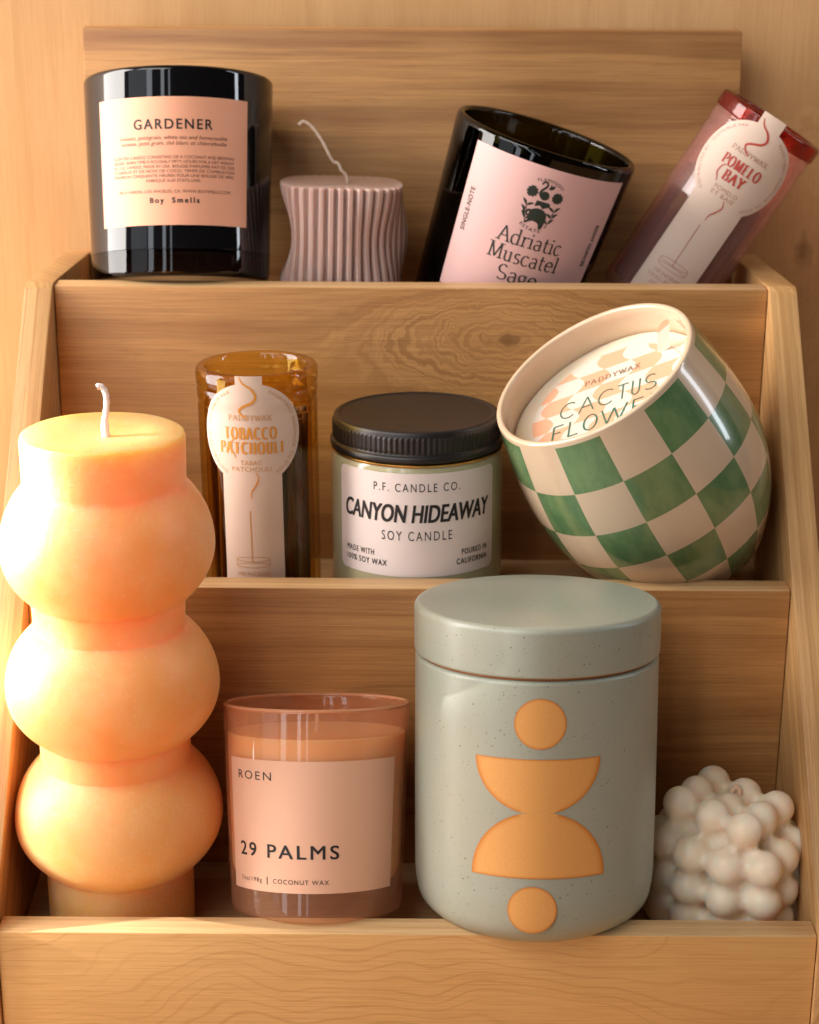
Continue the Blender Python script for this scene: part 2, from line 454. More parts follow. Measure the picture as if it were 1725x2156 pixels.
def roman(pr, s, u, v, cap, width=None, thick=.12, thin=.035, serif=.20, sh=.035, track=0.06, align='c', xs=None, pen=18, rot=0.0, slant=0.0):
    start = len(pr.polys); x = 0.0; lift = 0.0
    xs_ = xs or {}
    for ch in s:
        if ch == ' ': x += .34; continue
        strokes, serifs, adv = ROMAN[ch]
        k = xs_.get(ch, 1.0)
        for st in strokes:
            P = [Vector((p[0] * k, p[1])) for p in st]; W = []
            for i in range(len(P)):
                d = P[min(i + 1, len(P) - 1)] - P[max(i - 1, 0)]
                an = math.atan2(d.y, d.x) - math.radians(pen)
                W.append(thin + (thick - thin) * abs(math.sin(an)))
            lift += 0.004
            pr.stroke([(p.x + x, p.y) for p in P], W, lift)
        if serif:
            for sv in serifs:
                w = sv[2] if len(sv) > 2 else serif
                yy = sv[1] - (sh / 2 if sv[1] > .5 else -sh / 2)
                lift += 0.004
                pr.stroke([(sv[0] * k - w / 2 - thick * .25 + x, yy), (sv[0] * k + w / 2 + thick * .25 + x, yy)], sh, lift)
        x += adv * k + track
    x -= track
    lo, hi, _, _ = pr.bounds(start)
    sx = width / (hi - lo) if width else cap
    off = {'c': (lo + hi) / 2, 'l': lo, 'r': hi}[align]
    c, sn = math.cos(rot), math.sin(rot)
    def f(a, b):
        yy = (b - .5) * cap; xx = (a - off) * sx + yy * slant
        return (u + xx * c - yy * sn, v + xx * sn + yy * c)
    pr.xform(f, start)

def cyl(rfun, z0, th0=0.0, rref=None):
    """Surface map of a turned body: u = arc length from the label's middle, v = height above z0."""
    rr = rref or rfun(z0)
    def surf(u, v, e):
        z = z0 + v; r = rfun(z) + e; a = th0 + u / rr
        return Vector((r * math.sin(a), -r * math.cos(a), z))
    return surf

def rrect(w, h, r=0.0, n=6):
    if r <= 0: return [(-w / 2, -h / 2), (w / 2, -h / 2), (w / 2, h / 2), (-w / 2, h / 2)]
    pts = []
    for cx, cy, a in ((w / 2 - r, -h / 2 + r, -90), (w / 2 - r, h / 2 - r, 0), (-w / 2 + r, h / 2 - r, 90), (-w / 2 + r, -h / 2 + r, 180)):
        pts += [(cx + r * math.cos(math.radians(a + 90 * i / n)), cy + r * math.sin(math.radians(a + 90 * i / n))) for i in range(n + 1)]
    return pts

# ------------------------------------------------------------------ the setting
W2 = 162.5; T = 12.3; D = 101.4; H = 106.1; FL = 26
wood_base, wood_dark, wood_light = lin(198, 146, 88), lin(132, 82, 40), lin(214, 166, 110)
M_wall = wood('wall_veneer', 2, 0, lin(208, 164, 112), lin(180, 132, 80), lin(216, 174, 124), seed=1.3, warp=9, lines=0.35, line_amt=0.22, band=0.05, band_amt=0.35,
              knots=((199, 204.5, 9),), wfreq=(0.003, 0.012), rough=0.5)
bm = bmesh.new(); add_box(bm, -900, 900, 342, 360, -62, 1400)
setp(obj('wall', bm, M_wall, smooth=False), 'pale wooden wall with faint upright grain behind the tiered shelf', 'wall', kind='structure')
M_table = wood('table_veneer', 0, 1, lin(205, 156, 106), lin(170, 118, 70), lin(216, 170, 120), seed=4.0, warp=12, lines=0.3, line_amt=0.25)
bm = bmesh.new(); add_box(bm, -900, 900, -900, 341, -92, -62)
setp(obj('tabletop', bm, M_table, smooth=False), 'wooden tabletop under the tiered shelf', 'table', kind='structure')

shelf = thing('tiered_shelf', 'three tier honey coloured wooden display shelf holding all the candles', 'shelf', (0, 0, -62), (0, 0, 0))
def shelf_part(name, bm, mat, lab=None, bev=0.9):
    if bev: bevel_all(bm, bev)
    for v in bm.verts: v.co.z += 62
    return obj(name, bm, mat, shelf, label=lab, angle=50)
M_floor_top = wood('floor_and_lit_top_wood', 0, 1, lin(212, 174, 124), lin(160, 114, 68), lin(220, 186, 138), seed=2.2, warp=3, lines=1.4, line_amt=0.4, band=0.35, band_amt=0.4)
M_front = [
 wood('front_board_wood', 0, 2, lin(224, 178, 114), lin(180, 126, 66), lin(230, 184, 124), seed=0.4, warp=52, lines=1.0, line_amt=0.40, band=0.02, band_amt=0.2, wfreq=(0.0085, 0.011), thin=0.62),
 wood('middle_board_wood', 0, 2, wood_base, wood_dark, wood_light, seed=2.7, warp=9, lines=0.9, line_amt=0.34, band=0.09, band_amt=0.55, thin=0.4),
 wood('upper_board_wood', 0, 2, wood_base, wood_dark, wood_light, seed=5.1, warp=10, lines=0.75, line_amt=0.18, band=0.09, band_amt=0.6, knots=((44, 250, 7.5),), thin=0.4),
]
ZB = (-62, -FL - 10, H - FL - 10)
for k in range(3):
    bm = bmesh.new()
    add_box(bm, -W2 + 0.3, W2 - 0.3, k * D, k * D + T, ZB[k], k * H)
    bevel_all(bm, .9)
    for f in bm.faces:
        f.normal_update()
        if f.normal.z > .6: f.material_index = 1  # top faces take a paler tone, window light put into the colour
    shelf_part('front_board', bm, [M_front[k], M_floor_top], ['lowest front board with bold swirling grain', 'middle front board with straight grain', 'upper front board with a knot'][k], bev=0)
for k in range(3):
    bm = bmesh.new()
    add_box(bm, -W2 + 0.4, W2 - 0.4, k * D + T + 0.1, (k + 1) * D - 0.2, k * H - FL - 9, k * H - FL)
    shelf_part('shelf_floor', bm, M_floor_top, bev=0.4)
M_back = wood('back_board_wood', 0, 2, wood_base, lin(118, 72, 38), wood_light, seed=8.8, warp=11, lines=0.45, line_amt=0.30, band=0.07, band_amt=0.7)
bm = bmesh.new()
lean = math.tan(math.radians(7))
add_box(bm, -W2 + 0.3, W2 - 0.3, 304.2, 315, 2 * H - FL - 12, 314)
for v in bm.verts: v.co.y += max(0, v.co.z - 203) * lean
shelf_part('back_board', bm, M_back)
M_side = wood('side_board_wood', 2, 0, lin(210, 166, 110), lin(152, 104, 56), lin(222, 180, 126), seed=3.3, warp=3, lines=1.1, line_amt=0.45, band=0.22, band_amt=0.6, slope=True)
for sgn in (-1, 1):
    bm = bmesh.new()
    prof = [(-2.0, -62), (316, -62), (316, 203.5), (204, 2 * H + 1.5), (199.5, 2 * H - 0.5), (-2.0, 0.5)]
    xi, xo = sgn * W2, sgn * (W2 + 12.6)
    A = [bm.verts.new((xi, y, z)) for y, z in prof]; B = [bm.verts.new((xo, y, z)) for y, z in prof]
    bm.faces.new(A); bm.faces.new(B[::-1])
    for i in range(len(prof)):
        j = (i + 1) % len(prof); bm.faces.new((A[j], A[i], B[i], B[j]))
    bmesh.ops.recalc_face_normals(bm, faces=bm.faces)
    shelf_part('side_board', bm, M_side)

# ------------------------------------------------------------------ shared print colours
INK = simple('black_ink', lin(34, 30, 30), 0.6)
INK_SOFT = simple('faded_ink', lin(122, 74, 58), 0.6)
INK_GREEN = simple('dark_green_ink', lin(30, 40, 30), 0.6)

# ------------------------------------------------------------------ black tumbler candle, top tier
t = thing('tumbler_candle', 'black glass candle tumbler with square salmon label reading GARDENER', 'candle', (-108.9, 242.6, 204.1), (-18.02, 1.14, 6.44))
r_bs = lambda z: 41.7 + 2.9 * z / 95
M_blackglass = simple('black_glass', (0.004, 0.004, 0.005, 1), 0.03, IOR=1.52)
prof = [(0, 11.5), (37, 11.5), (r_bs(11), 12.5), (r_bs(30), 30), (r_bs(60), 60), (r_bs(93.5), 93.5), (r_bs(95) - 1.2, 95), (r_bs(95) - 3.2, 94), (39.8, 80), (0, 80)]
obj('glass', lathe(fillet(prof, [0, 2, 0.2, 0, 0, 1.2, 0.8, 1, 0.5, 0])), M_blackglass, t)
M_smoke = shell_glass('smoky_glass', (0.17, 0.14, 0.14, 1), (0.06, 0.045, 0.045, 1), 0.02, 1.52)
obj('glass_base', lathe(fillet([(0, 1.4), (36, 1.4), (38.5, 0), (41.5, 1.2), (r_bs(12.4), 12.4)], [0, 1, 1.5, 1.5, 0])), M_smoke, t)
lab = Print(); lab.poly(rrect(75.5, 57.6))
sf = cyl(r_bs, 51.8, math.radians(-5))
M_salmon = paper('salmon_paper', lin(238, 172, 138))
lo = obj('label', lab.wrap(sf, 1.5, 0.1), M_salmon, t)
pk = Print(); ht = 57.6
vv = lambda fr: (0.5 - fr) * ht
text(pk, 'GARDENER', 0.8, vv(.213), 4.4, 36, spacing=1.25, bold=0.10)
text(pk, 'Boy', -7.0, vv(.806), 2.3, 6.4, spacing=1.4, bold=0.10); text(pk, 'Smells', 6.3, vv(.806), 2.3, 12.4, spacing=1.4, bold=0.10)
obj('lettering', pk.wrap(sf, 2.0, 0.2), INK, lo, smooth=False)
pk = Print()
text(pk, 'tomato, petitgrain, white tea and honeysuckle', 0.8, vv(.317), 1.7, 51, slant=.25)
text(pk, 'tomate, petit grain, thé blanc et chèvrefeuille', 0.8, vv(.361), 1.7, 50, slant=.25)
for i, s in enumerate(('SCENTED CANDLE CONSISTING OF A COCONUT AND BEESWAX', 'BLEND. BURN TIME IS ROUGHLY FIFTY HOURS FOR A NET WEIGHT', '8.5 OZ CANDLE. MADE IN USA. BOUGIE PARFUMÉE FAIT DE CIRE',
                       "D'ABEILLE ET DE NOIX DE COCO. TEMPS DE COMBUSTION", 'ENVIRON CINQUANTE HEURES POUR UNE BOUGIE DE 240G.')):
    text(pk, s, 0.8, vv(.470 + .0362 * i), 1.35, 58.5)
text(pk, 'FABRIQUÉ AUX ÉTATS-UNIS.', 0.8, vv(.653), 1.35, 25)
text(pk, 'PICO UNION, LOS ANGELES, CA. WWW.BOYSMELLS.COM', 0.8, vv(.737), 1.35, 54)
obj('lettering', pk.wrap(sf, 2.5, 0.2), INK_SOFT, lo, smooth=False, label='small brown paragraph lettering')

# ------------------------------------------------------------------ ribbed wave candle
t = thing('ribbed_candle', 'mauve pink ribbed wave candle with a long curling wick', 'candle', (-34.5, 251.1, 186.2), (-4.47, 1.32, 1.76))
HT = 64.0
def rib_mesh():
    bm = bmesh.new(); segs = 420; rings = []; nz = 64; nr = 42
    def point(i, z):
        a = 2 * math.pi * i / segs
        ph = 2 * math.pi * (z - HT) / 49.0
        w = math.cos(ph)                                   # +1 at the top edge, -1 at the waist
        n = 4.0
        base = 29.4 / ((abs(math.cos(a)) ** n + abs(math.sin(a) * 1.04) ** n) ** (1 / n)) * .70 + 29.6 * .30
        q = math.sin(a); r = base + (1 - w) * .5 * ((-9.6 * abs(q) ** 4) if q < 0 else (3.2 * abs(q) ** 6 - (4.6 * math.sin(2 * a) ** 2 if math.cos(a) > 0 else 0)))
        tr = abs(((i * nr / segs) % 1.0) - .5) * 2             # 0..1..0 across one rib
        e = min(1, max(0, (tr - .22) / .34)); rib = 2.3 * (e * e * (3 - 2 * e))
        r = r - 2.0 + rib
        cx = 0.0; cy = -.8 * (1 - w) * .5
        return (r * math.sin(a) + cx, -r * math.cos(a) + cy, z)
    for k in range(nz + 1):
        z = HT * k / nz
        rings.append([bm.verts.new(point(i, z)) for i in range(segs)])
    for A, B in zip(rings, rings[1:]):
        for i in range(segs):
            j = (i + 1) % segs; bm.faces.new((A[i], A[j], B[j], B[i]))
    ins = [bm.verts.new((v.co.x * .97, v.co.y * .97, HT + .35)) for v in rings[-1]]
    for i in range(segs):
        j = (i + 1) % segs; bm.faces.new((rings[-1][i], rings[-1][j], ins[j], ins[i]))
    c = bm.verts.new((0, 0, HT - 0.8))
    for i in range(segs): bm.faces.new((ins[i], ins[(i + 1) % segs], c))
    c = bm.verts.new((0, 0, 0))
    for i in range(segs): bm.faces.new((rings[0][(i + 1) % segs], rings[0][i], c))
    bmesh.ops.recalc_face_normals(bm, faces=bm.faces)
    return bm
M_mauve = wax('mauve_wax', lin(196, 168, 158), (0.003, 0.002, 0.0015), rough=0.45, bump=0.1)
obj('wax_body', rib_mesh(), M_mauve, t, angle=60)
wk = spline([(3, 2, HT - 2), (2.4, 1, HT + 3), (-.2, 0, HT + 6), (-1.0, 0, HT + 8.0), (-2.2, 0, HT + 9.3), (-3.9, 0, HT + 9.8), (-6.0, -1, HT + 13.0), (-9.5, -1, HT + 19.5), (-14, -1, HT + 25.5), (-18, -1.5, HT + 28.2), (-20.5, -1.5, HT + 26.6)], 5)
M_wick = paper('cotton_wick', lin(226, 204, 184), 0.8)
obj('wick', tube(wk, [0.75 + 0.12 * math.sin(i * 2.1) for i in range(len(wk))], 8), M_wick, t)

# ------------------------------------------------------------------ leaning dark green candle
t = thing('cut_bottle_candle', 'dark green bottle glass candle leaning right with pink label reading Adriatic Muscatel Sage', 'candle', (37.6, 259.4, 186.5), (-1.22, 17.0, -6.93))
H_A = 90.0
r_ad = lambda z: 38.0 + 6.2 * z / H_A
M_olive = shell_glass('olive_glass', (0.22, 0.20, 0.06, 1), (0.02, 0.02, 0.008, 1), 0.02, 1.52)
prof = [(0, 0), (34, 0), (r_ad(3), 3), (r_ad(40), 40), (r_ad(H_A - 2), H_A - 2), (r_ad(H_A) - 1.6, H_A), (r_ad(H_A) - 4, H_A - 1), (r_ad(70) - 3.6, 70), (r_ad(10) - 3.6, 10), (0, 9)]
obj('glass', lathe(fillet(prof, [0, 3, 3, 0, 2, 1.2, 1.5, 0, 3, 0])), M_olive, t)
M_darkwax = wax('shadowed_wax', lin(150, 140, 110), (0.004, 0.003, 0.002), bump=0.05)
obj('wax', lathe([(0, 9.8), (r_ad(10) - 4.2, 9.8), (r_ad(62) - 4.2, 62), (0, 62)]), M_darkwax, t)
obj('wick', tube([(0, 0, 61), (0.3, 0, 66), (0.1, 0.2, 70)], 0.8, 8), M_wick, t)
lab = Print(); lab.poly(rrect(80, 69))
sf = cyl(r_ad, H_A + 100 - 100 - 41.5, math.radians(11.7), 42.5)
M_pink = paper('dusty_pink_paper', lin(214, 170, 164))
lo = obj('label', lab.wrap(sf, 1.5, 0.1), M_pink, t)
zc = H_A - 41.5
V = lambda below: (H_A - below) - zc           # mm below the rim -> label v
pk = Print()
roman(pk, 'Adriatic', -0.5, V(42.0), 7.3, 32.5, thick=.105, thin=.045, serif=.24, sh=.06, track=.06)
roman(pk, 'Muscatel', -0.5, V(50.6), 7.3, 36, thick=.105, thin=.045, serif=.24, sh=.06, track=.06)
roman(pk, 'Sage', -0.5, V(59.8), 7.3, 20.5, thick=.105, thin=.045, serif=.24, sh=.06, track=.06)
text(pk, 'SINGLE-NOTE', -35, V(38), 2.5, 20.5, rot=math.pi / 2, spacing=1.1, bold=.1)
text(pk, 'EIGHT OUNCES', 33.5, V(39), 2.5, 20.5, rot=-math.pi / 2, spacing=1.1, bold=.1)
# the crest: flowers, sprays of leaves, a long-necked bird above a round-backed beast
ec = V(24.0); eu = -1.2
def at(x, y): return (eu + x, ec + y)
def flower(x, y, r, n=10):
    pk.poly([at(x + r * (1 + .10 * math.cos(n * q)) * math.cos(q), y + r * (1 + .10 * math.cos(n * q)) * math.sin(q)) for q in [2 * math.pi * i / 80 for i in range(80)]])
flower(-5.9, 4.6, 2.5); flower(6.1, 4.3, 2.5)
def leaf(x0, y0, x1, y1, w):
    a, b = Vector((x0, y0)), Vector((x1, y1)); d = b - a; n = Vector((-d.y, d.x)).normalized()
    up, dn = [], []
    for i in range(9):
        s = i / 8; p = a + d * s + n * math.sin(math.pi * s) * w * .3
        up.append(p + n * math.sin(math.pi * s) * w); dn.append(p - n * math.sin(math.pi * s) * w * .6)
    pk.poly([at(p.x, p.y) for p in up + dn[::-1]])
for sg in (-1, 1):
    for i, (x, y) in enumerate(((6.6, -.9), (6.4, -4.0), (5.4, -7.0))):
        leaf(sg * x, y - 1.6, sg * (x + 2.5), y + 1.5, .75 * sg); leaf(sg * x, y - 1.6, sg * (x - 3.2), y + .3, -.75 * sg)
        pk.stroke([at(sg * x, y - 1.7), at(sg * (x - .5), y - 3.4)], .45)
neck = spline([(-2.6, 8.8), (-1.8, 10.2), (-.4, 10.0), (-.2, 8.4), (-1.6, 6.6), (-2.3, 4.8), (-1.4, 3.2)], 6)
pk.stroke([at(p.x, p.y) for p in neck], [.7 + .5 * i / len(neck) for i in range(len(neck))])
pk.circle(eu + .1, ec + 4.0, 2.1, 30, 2.1)
pk.poly([at(1.5, 10.2), at(2.0, 9.0), at(3.5, 9.9), at(3.2, 8.2), at(2.2, 7.3), at(.9, 7.3)])
pk.poly([at(-2.6, 1.2), at(3.4, 1.2), at(4.2, -.4), at(2.2, -1.4), at(1.0, -2.2), at(-.6, -.8), at(-3.0, -1.8)])
pk.poly([at(p.x, p.y) for p in spline([(-4.4, -6.6), (-4.0, -3.9), (-1.6, -2.4), (1.6, -2.6), (3.8, -4.6), (4.0, -8.0), (3.4, -11.2), (2.0, -11.4), (1.2, -9.4), (-1.2, -8.6), (-3.0, -9.2), (-4.6, -10.4), (-5.0, -9.6), (-3.9, -8.0), (-4.4, -6.6)], 4)])
trunk = spline([(-3.8, -6.0), (-5.0, -6.6), (-5.6, -5.6), (-7.0, -5.6), (-7.4, -4.8)], 5)
pk.stroke([at(p.x, p.y) for p in trunk], .8)
arc_text(pk, 'FLAMINGO', eu, ec - .4, 11.8, math.radians(84), 1.5, span=1.12)
arc_text(pk, 'ESTATE', eu, ec - .4, 12.4, math.radians(-98), 1.5, span=.85, inside=True)
obj('lettering', pk.wrap(sf, 2.2, 0.2), INK_GREEN, lo, smooth=False)

# ------------------------------------------------------------------ incense tubes
def r_tube(z): return 25.6 + 0.5 * z / 108
def tube_glass(z_top=108):
    p = [(0, 0), (24, 0), (25.6, 2), (25.9, 60), (26.0, z_top - 17), (25.5, z_top - 14.8), (26.1, z_top - 13.4), (26.2, z_top - 9.5), (25.8, z_top - 8.4), (26.4, z_top - 7.2),
         (26.6, z_top - 2.0), (25.6, z_top), (22.4, z_top), (21.6, z_top - 3), (21.8, z_top - 13), (23.4, z_top - 17), (23.2, 6), (21, 4.5), (0, 4.5)]
    return lathe(fillet(p, [0, 1.5, 1.5, 0, 1, .8, .8, .8, .7, .8, 1.6, 1.4, 1.2, 1.2, 1.5, 1.5, 2, 1.5, 0], 4), 112)
def incense_label(pr, hc):
    """Outline of the keyhole label: tab, disc, strip. Origin = middle of the disc at height hc."""
    R, sw, tw, top, bot = 22.4, 13.2, 5.7, 108.4 - hc, 7.0 - hc
    a1 = math.asin(sw / R)
    pts = [(-sw, bot), (sw, bot)]
    a_lo = -math.pi / 2 + a1; a_hi = math.pi / 2 - math.asin(tw / R)
    pts += [(R * math.cos(a_lo + (a_hi - a_lo) * i / 40), R * math.sin(a_lo + (a_hi - a_lo) * i / 40)) for i in range(41)]
    pts += [(tw, top), (-tw, top)]
    pts += [(-R * math.cos(a_hi + (a_lo - a_hi) * i / 40), R * math.sin(a_hi + (a_lo - a_hi) * i / 40)) for i in range(41)]
    pr.poly(pts)
M_cream = paper('cream_paper', lin(214, 190, 172))
def r_lab(z): return 26.25 + (0.5 if z > 96 else 0.5 * max(0, z - 92) / 4) + 0.05
def incense_print(title, sub, hc, bold_w):
    pk, ps = Print(), Print()
    for line, v, w in title: roman(pk, line, 0, v, 5.0, w, thick=.27, thin=.06, serif=.15, sh=.10, track=.17, pen=0)
    roman(ps, 'PADDYWAX', 0, 7.2, 2.3, 19, thick=.14, thin=.06, serif=.24, sh=.07, track=.14)
    for line, v, w in sub: text(ps, line, 0, v, 2.0, w, spacing=1.1)
    k = .0386
    for ctrl, ws in (([(650, 430), (690, 510), (780, 580), (825, 670), (790, 745), (690, 800), (640, 850), (670, 910), (740, 960)], 1.0),
                     ([(800, 1580), (830, 1660), (790, 1750), (750, 1810), (740, 1890)], .6),
                     ([(600, 1185), (545, 1230), (530, 1320), (565, 1380), (580, 1420)], .6)):
        q = spline([((x - 755) * k, (1150 - y) * k * (.90 if y < 1000 else 1)) for x, y in ctrl], 7); n = len(q)
        pk.stroke([(p.x, p.y) for p in q], [ws * (.35 + .75 * math.sin(math.pi * (i + .5) / n)) for i in range(n)], 0.05)
    ps.stroke([(-1.2, 49 - hc), (-1.0, 26 - hc)], .5)
    for z in (27, 24.3):
        ps.stroke([(7.3 * math.cos(2 * math.pi * i / 40) - .6, z - hc + 1.1 * math.sin(2 * math.pi * i / 40)) for i in range(41)], .28)
    for x in (-7.9, 6.7): ps.stroke([(x, 27 - hc), (x, 24.3 - hc)], .28)
    for i, (s, w) in enumerate((('100 INCENSE', 14), ('STICKS · BÂTONS', 17.5), ("D'ENCENS", 11))): text(ps, s, -.4, 20.4 - hc - 3.0 * i, 1.6, w)
    arc_text(ps, 'DISTRIBUTED BY · DISTRIBUÉ PAR', 0, 0, 20.2, math.radians(176), 1.35, span=2.15)
    arc_text(ps, 'PADDYWAX NASHVILLE, TN 37204', 0, 0, 20.2, math.radians(4), 1.35, span=2.15)
    return pk, ps
def sticks(parent_label, cat_loc, eul, mat, n, hts, rr, seed):
    b = thing('incense_bundle', parent_label, 'incense', cat_loc, eul)
    rnd = random.Random(seed); proto = None
    k = 0
    for i in range(n):
        rad = rr * math.sqrt((i + .5) / n); a = i * 2.39996
        x, y = rad * math.cos(a), rad * math.sin(a)
        h = rnd.uniform(*hts)
        if proto is None:
            bm = tube([(0, 0, 0), (0, 0, 50), (0, 0, 100)], 1.35, 8)
            proto = obj('incense_stick', bm, mat, b); o = proto
        else:
            o = proto.copy(); col.objects.link(o); o.parent = b
        o.location = Vector((x, y, 5)) * S; o.scale = (1, 1, h / 100)
        o.rotation_euler = (rnd.uniform(-.03, .03), rnd.uniform(-.03, .03), rnd.uniform(0, 6))
M_stick = paper('incense_paste', lin(92, 52, 30), 0.8)
M_stick2 = paper('dark_incense_paste', lin(96, 46, 40), 0.8)

t = thing('incense_tube', 'upright amber glass incense tube with cream label reading TOBACCO PATCHOULI', 'incense tube', (-64.9, 145.0, 83.5), (-2.7, -0.75, 4.79))
M_amber = shell_glass('amber_glass', (0.965, 0.83, 0.44, 1), (0.70, 0.50, 0.17, 1), 0.02, 1.5, 2.2)
obj('glass', tube_glass(), M_amber, t, angle=50)
lab = Print(); hc = 83.0; incense_label(lab, hc)
sf = cyl(r_lab, hc, math.radians(-8), 26.3)
lo = obj('label', lab.wrap(sf, 1.2, 0.05), M_cream, t)
pk, ps = incense_print((('TOBACCO', .4, 23), ('PATCHOULI', -6.0, 28)), (('TABAC', -12.6, 9.2), ('PATCHOULI', -15.4, 17)), hc, 1)
OCHRE = simple('ochre_ink', lin(214, 142, 44), 0.55); OCHRE2 = simple('pale_ochre_ink', lin(196, 146, 92), 0.55)
obj('lettering', pk.wrap(sf, 2.0, 0.14), OCHRE, lo, smooth=False); obj('lettering', ps.wrap(sf, 2.4, 0.12), OCHRE2, lo, smooth=False, label='fine pale ochre lettering')
sticks('brown incense sticks standing inside the amber glass tube', (-64.9, 145.0, 83.5), (-2.7, -0.75, 4.79), M_stick, 96, (78, 84), 20.5, 3)

t = thing('incense_tube', 'pink glass incense tube with red rim leaning right, label reading POMELO BAY', 'incense tube', (115.2, 267.8, 188.8), (-8.12, 30.7, -15.45))
M_rose = shell_glass('rose_glass', (0.97, 0.84, 0.81, 1), (0.86, 0.55, 0.50, 1), 0.02, 1.5, 2.0, .17, (0.92, 0.58, 0.54, 1))
obj('glass', tube_glass(106), M_rose, t, angle=50)
M_redrim = shell_glass('red_glass_rim', (0.78, 0.30, 0.24, 1), (0.52, 0.12, 0.08, 1), 0.02, 1.5)
obj('rim_band', lathe(fillet([(26.5, 98.6), (27.0, 99.2), (27.0, 105.4), (25.7, 106.5), (22.2, 106.5), (21.5, 105.4), (21.5, 98.6)], .8), 112, True), M_redrim, t, label='red rim')
lab = Print(); hc = 80.5; incense_label(lab, hc + 0.0)
sf = cyl(lambda z: r_lab(z + 2) + .55, hc, math.radians(2), 26.3)
lo = obj('label', lab.wrap(sf, 1.2, 0.05), M_cream, t)
pk, ps = incense_print((('POMELO', .6, 20), ('BAY', -5.8, 11)), (('POMELO', -12.4, 12), ('ET BAIE', -15.2, 12)), hc, 1)
BRICK = simple('brick_ink', lin(176, 60, 48), 0.55); BRICK2 = simple('pale_brick_ink', lin(176, 120, 104), 0.55)
obj('lettering', pk.wrap(sf, 2.0, 0.14), BRICK, lo, smooth=False); obj('lettering', ps.wrap(sf, 2.4, 0.12), BRICK2, lo, smooth=False, label='fine faded brick lettering')
sticks('dark incense sticks inside the leaning pink glass tube', (115.2, 267.8, 188.8), (-8.12, 30.7, -15.45), M_stick2, 96, (60, 66), 20.5, 5)

# ------------------------------------------------------------------ soy candle jar with black lid
t = thing('jar_candle', 'frosted sage glass candle jar with black screw lid and white label reading CANYON HIDEAWAY', 'candle', (3.6, 153.0, 79.2), (-2.55, -0.4, -0.08))
tt = NT('frosted_sage_glass'); vec, x, y, z = tt.coords()
tt.principled(tt.mix(tt.math('MULTIPLY', tt.noise(vec, 0.05, 2), 0.3), lin(186, 180, 146), lin(172, 164, 128)), 0.16, Subsurface_Weight=0.6, Subsurface_Radius=(0.006, 0.005, 0.003), Subsurface_Scale=1.0, Coat_Weight=0.6, Coat_Roughness=0.08)
r_pf = lambda z: 38.0
prof = [(0, 0), (35, 0), (38, 2.5), (38, 70), (37.4, 73.4), (35.2, 75.2), (35.2, 82), (0, 82)]
obj('glass', lathe(fillet(prof, [0, 2, 3, 0, 2, 1, .5, 0])), tt.mat, t)
M_gold = simple('brass_liner', lin(214, 170, 96), 0.3, Metallic=1.0)
obj('liner_ring', lathe(fillet([(35.3, 73.6), (38.0, 73.6), (38.2, 74.5), (35.3, 74.9)], .2), 128, True), M_gold, t)
def knurl(r, a, z):
    if 79.0 < z < 86.0: return r + 0.22 * math.sin(a * 96)
    return r
M_lid = NT('black_lid_paint'); vec, x, y, z = M_lid.coords()
M_lid.principled(lin(30, 26, 25), M_lid.math('ADD', 0.34, M_lid.math('MULTIPLY', M_lid.noise(vec, 0.4, 3), 0.12)))
prof = fillet([(35.4, 75.0), (37.9, 75.0), (38.4, 75.8), (38.3, 77.6), (37.0, 78.6), (37.0, 79.4), (37.2, 80.2), (37.2, 85.4), (37.0, 86.4), (36.4, 88.5), (34.4, 89), (33.2, 88.3), (0, 88.3)], [0, .5, .6, .7, .5, .2, .2, .2, .5, 1.0, .6, .6, 0], 4)
obj('lid', lathe(prof, 576, rfun=knurl), M_lid.mat, t, angle=50)
lab = Print(); lab.poly(rrect(79, 46.5, 3.2))
sf = cyl(r_pf, 47.75, 0.0)
M_white = paper('white_paper', lin(228, 214, 208))
lo = obj('label', lab.wrap(sf, 1.5, 0.1), M_white, t)
pk = Print(); ht = 46.5; vv = lambda fr: (0.5 - fr) * ht
text(pk, 'P.F. CANDLE CO.', 0, vv(.135), 3.6, 38.5, spacing=1.35)
text(pk, 'CANYON HIDEAWAY', 0, vv(.385), 7.6, 70.5, spacing=1.0, bold=0.27, slant=.12)
text(pk, 'SOY CANDLE', 0, vv(.60), 4.1, 31, spacing=1.35)
text(pk, 'MADE WITH', -34.8, vv(.785), 2.5, 15.5, 'l', spacing=1.2, bold=.06); text(pk, '100% SOY WAX', -34.8, vv(.875), 2.5, 21.5, 'l', spacing=1.2, bold=.06)
text(pk, 'POURED IN', 34.8, vv(.785), 2.5, 14.5, 'r', spacing=1.2, bold=.06); text(pk, 'CALIFORNIA', 34.8, vv(.875), 2.5, 17, 'r', spacing=1.2, bold=.06)
obj('lettering', pk.wrap(sf, 2.0, 0.2), INK, lo, smooth=False)

# ------------------------------------------------------------------ checkered ceramic pot
POT_LOC, POT_EUL = (128.7, 155.9, 104.2), (10.4, -30.83, 4.37)
t = thing('checkered_candle_pot', 'green and cream checkered ceramic candle pot tipped to the left', 'candle', POT_LOC, POT_EUL)
HP = 105.0
rows = [(105, 46.0), (81, 50.8), (59.4, 53.0), (39, 51.5), (17, 44.0), (0, 33.5)]
def r_pot(z):
    P = spline([(r, zz) for zz, r in rows[::-1]], 16)
    for a, b in zip(P, P[1:]):
        if a.y <= z <= b.y: return a.x + (b.x - a.x) * (z - a.y) / max(1e-6, b.y - a.y)
    return P[-1].x if z > P[-1].y else P[0].x
bm = bmesh.new(); NS = 14 * 10; rings = []; rowid = []
zs = []
edges = [103.0] + [q[0] for q in rows[1:]]
for a, b in zip(edges, edges[1:]):
    for k in range(8): zs.append(a + (b - a) * k / 8)
zs.append(0)
for zq in zs:
    rings.append([bm.verts.new((r_pot(zq) * math.sin(2 * math.pi * i / NS), -r_pot(zq) * math.cos(2 * math.pi * i / NS), zq)) for i in range(NS)])
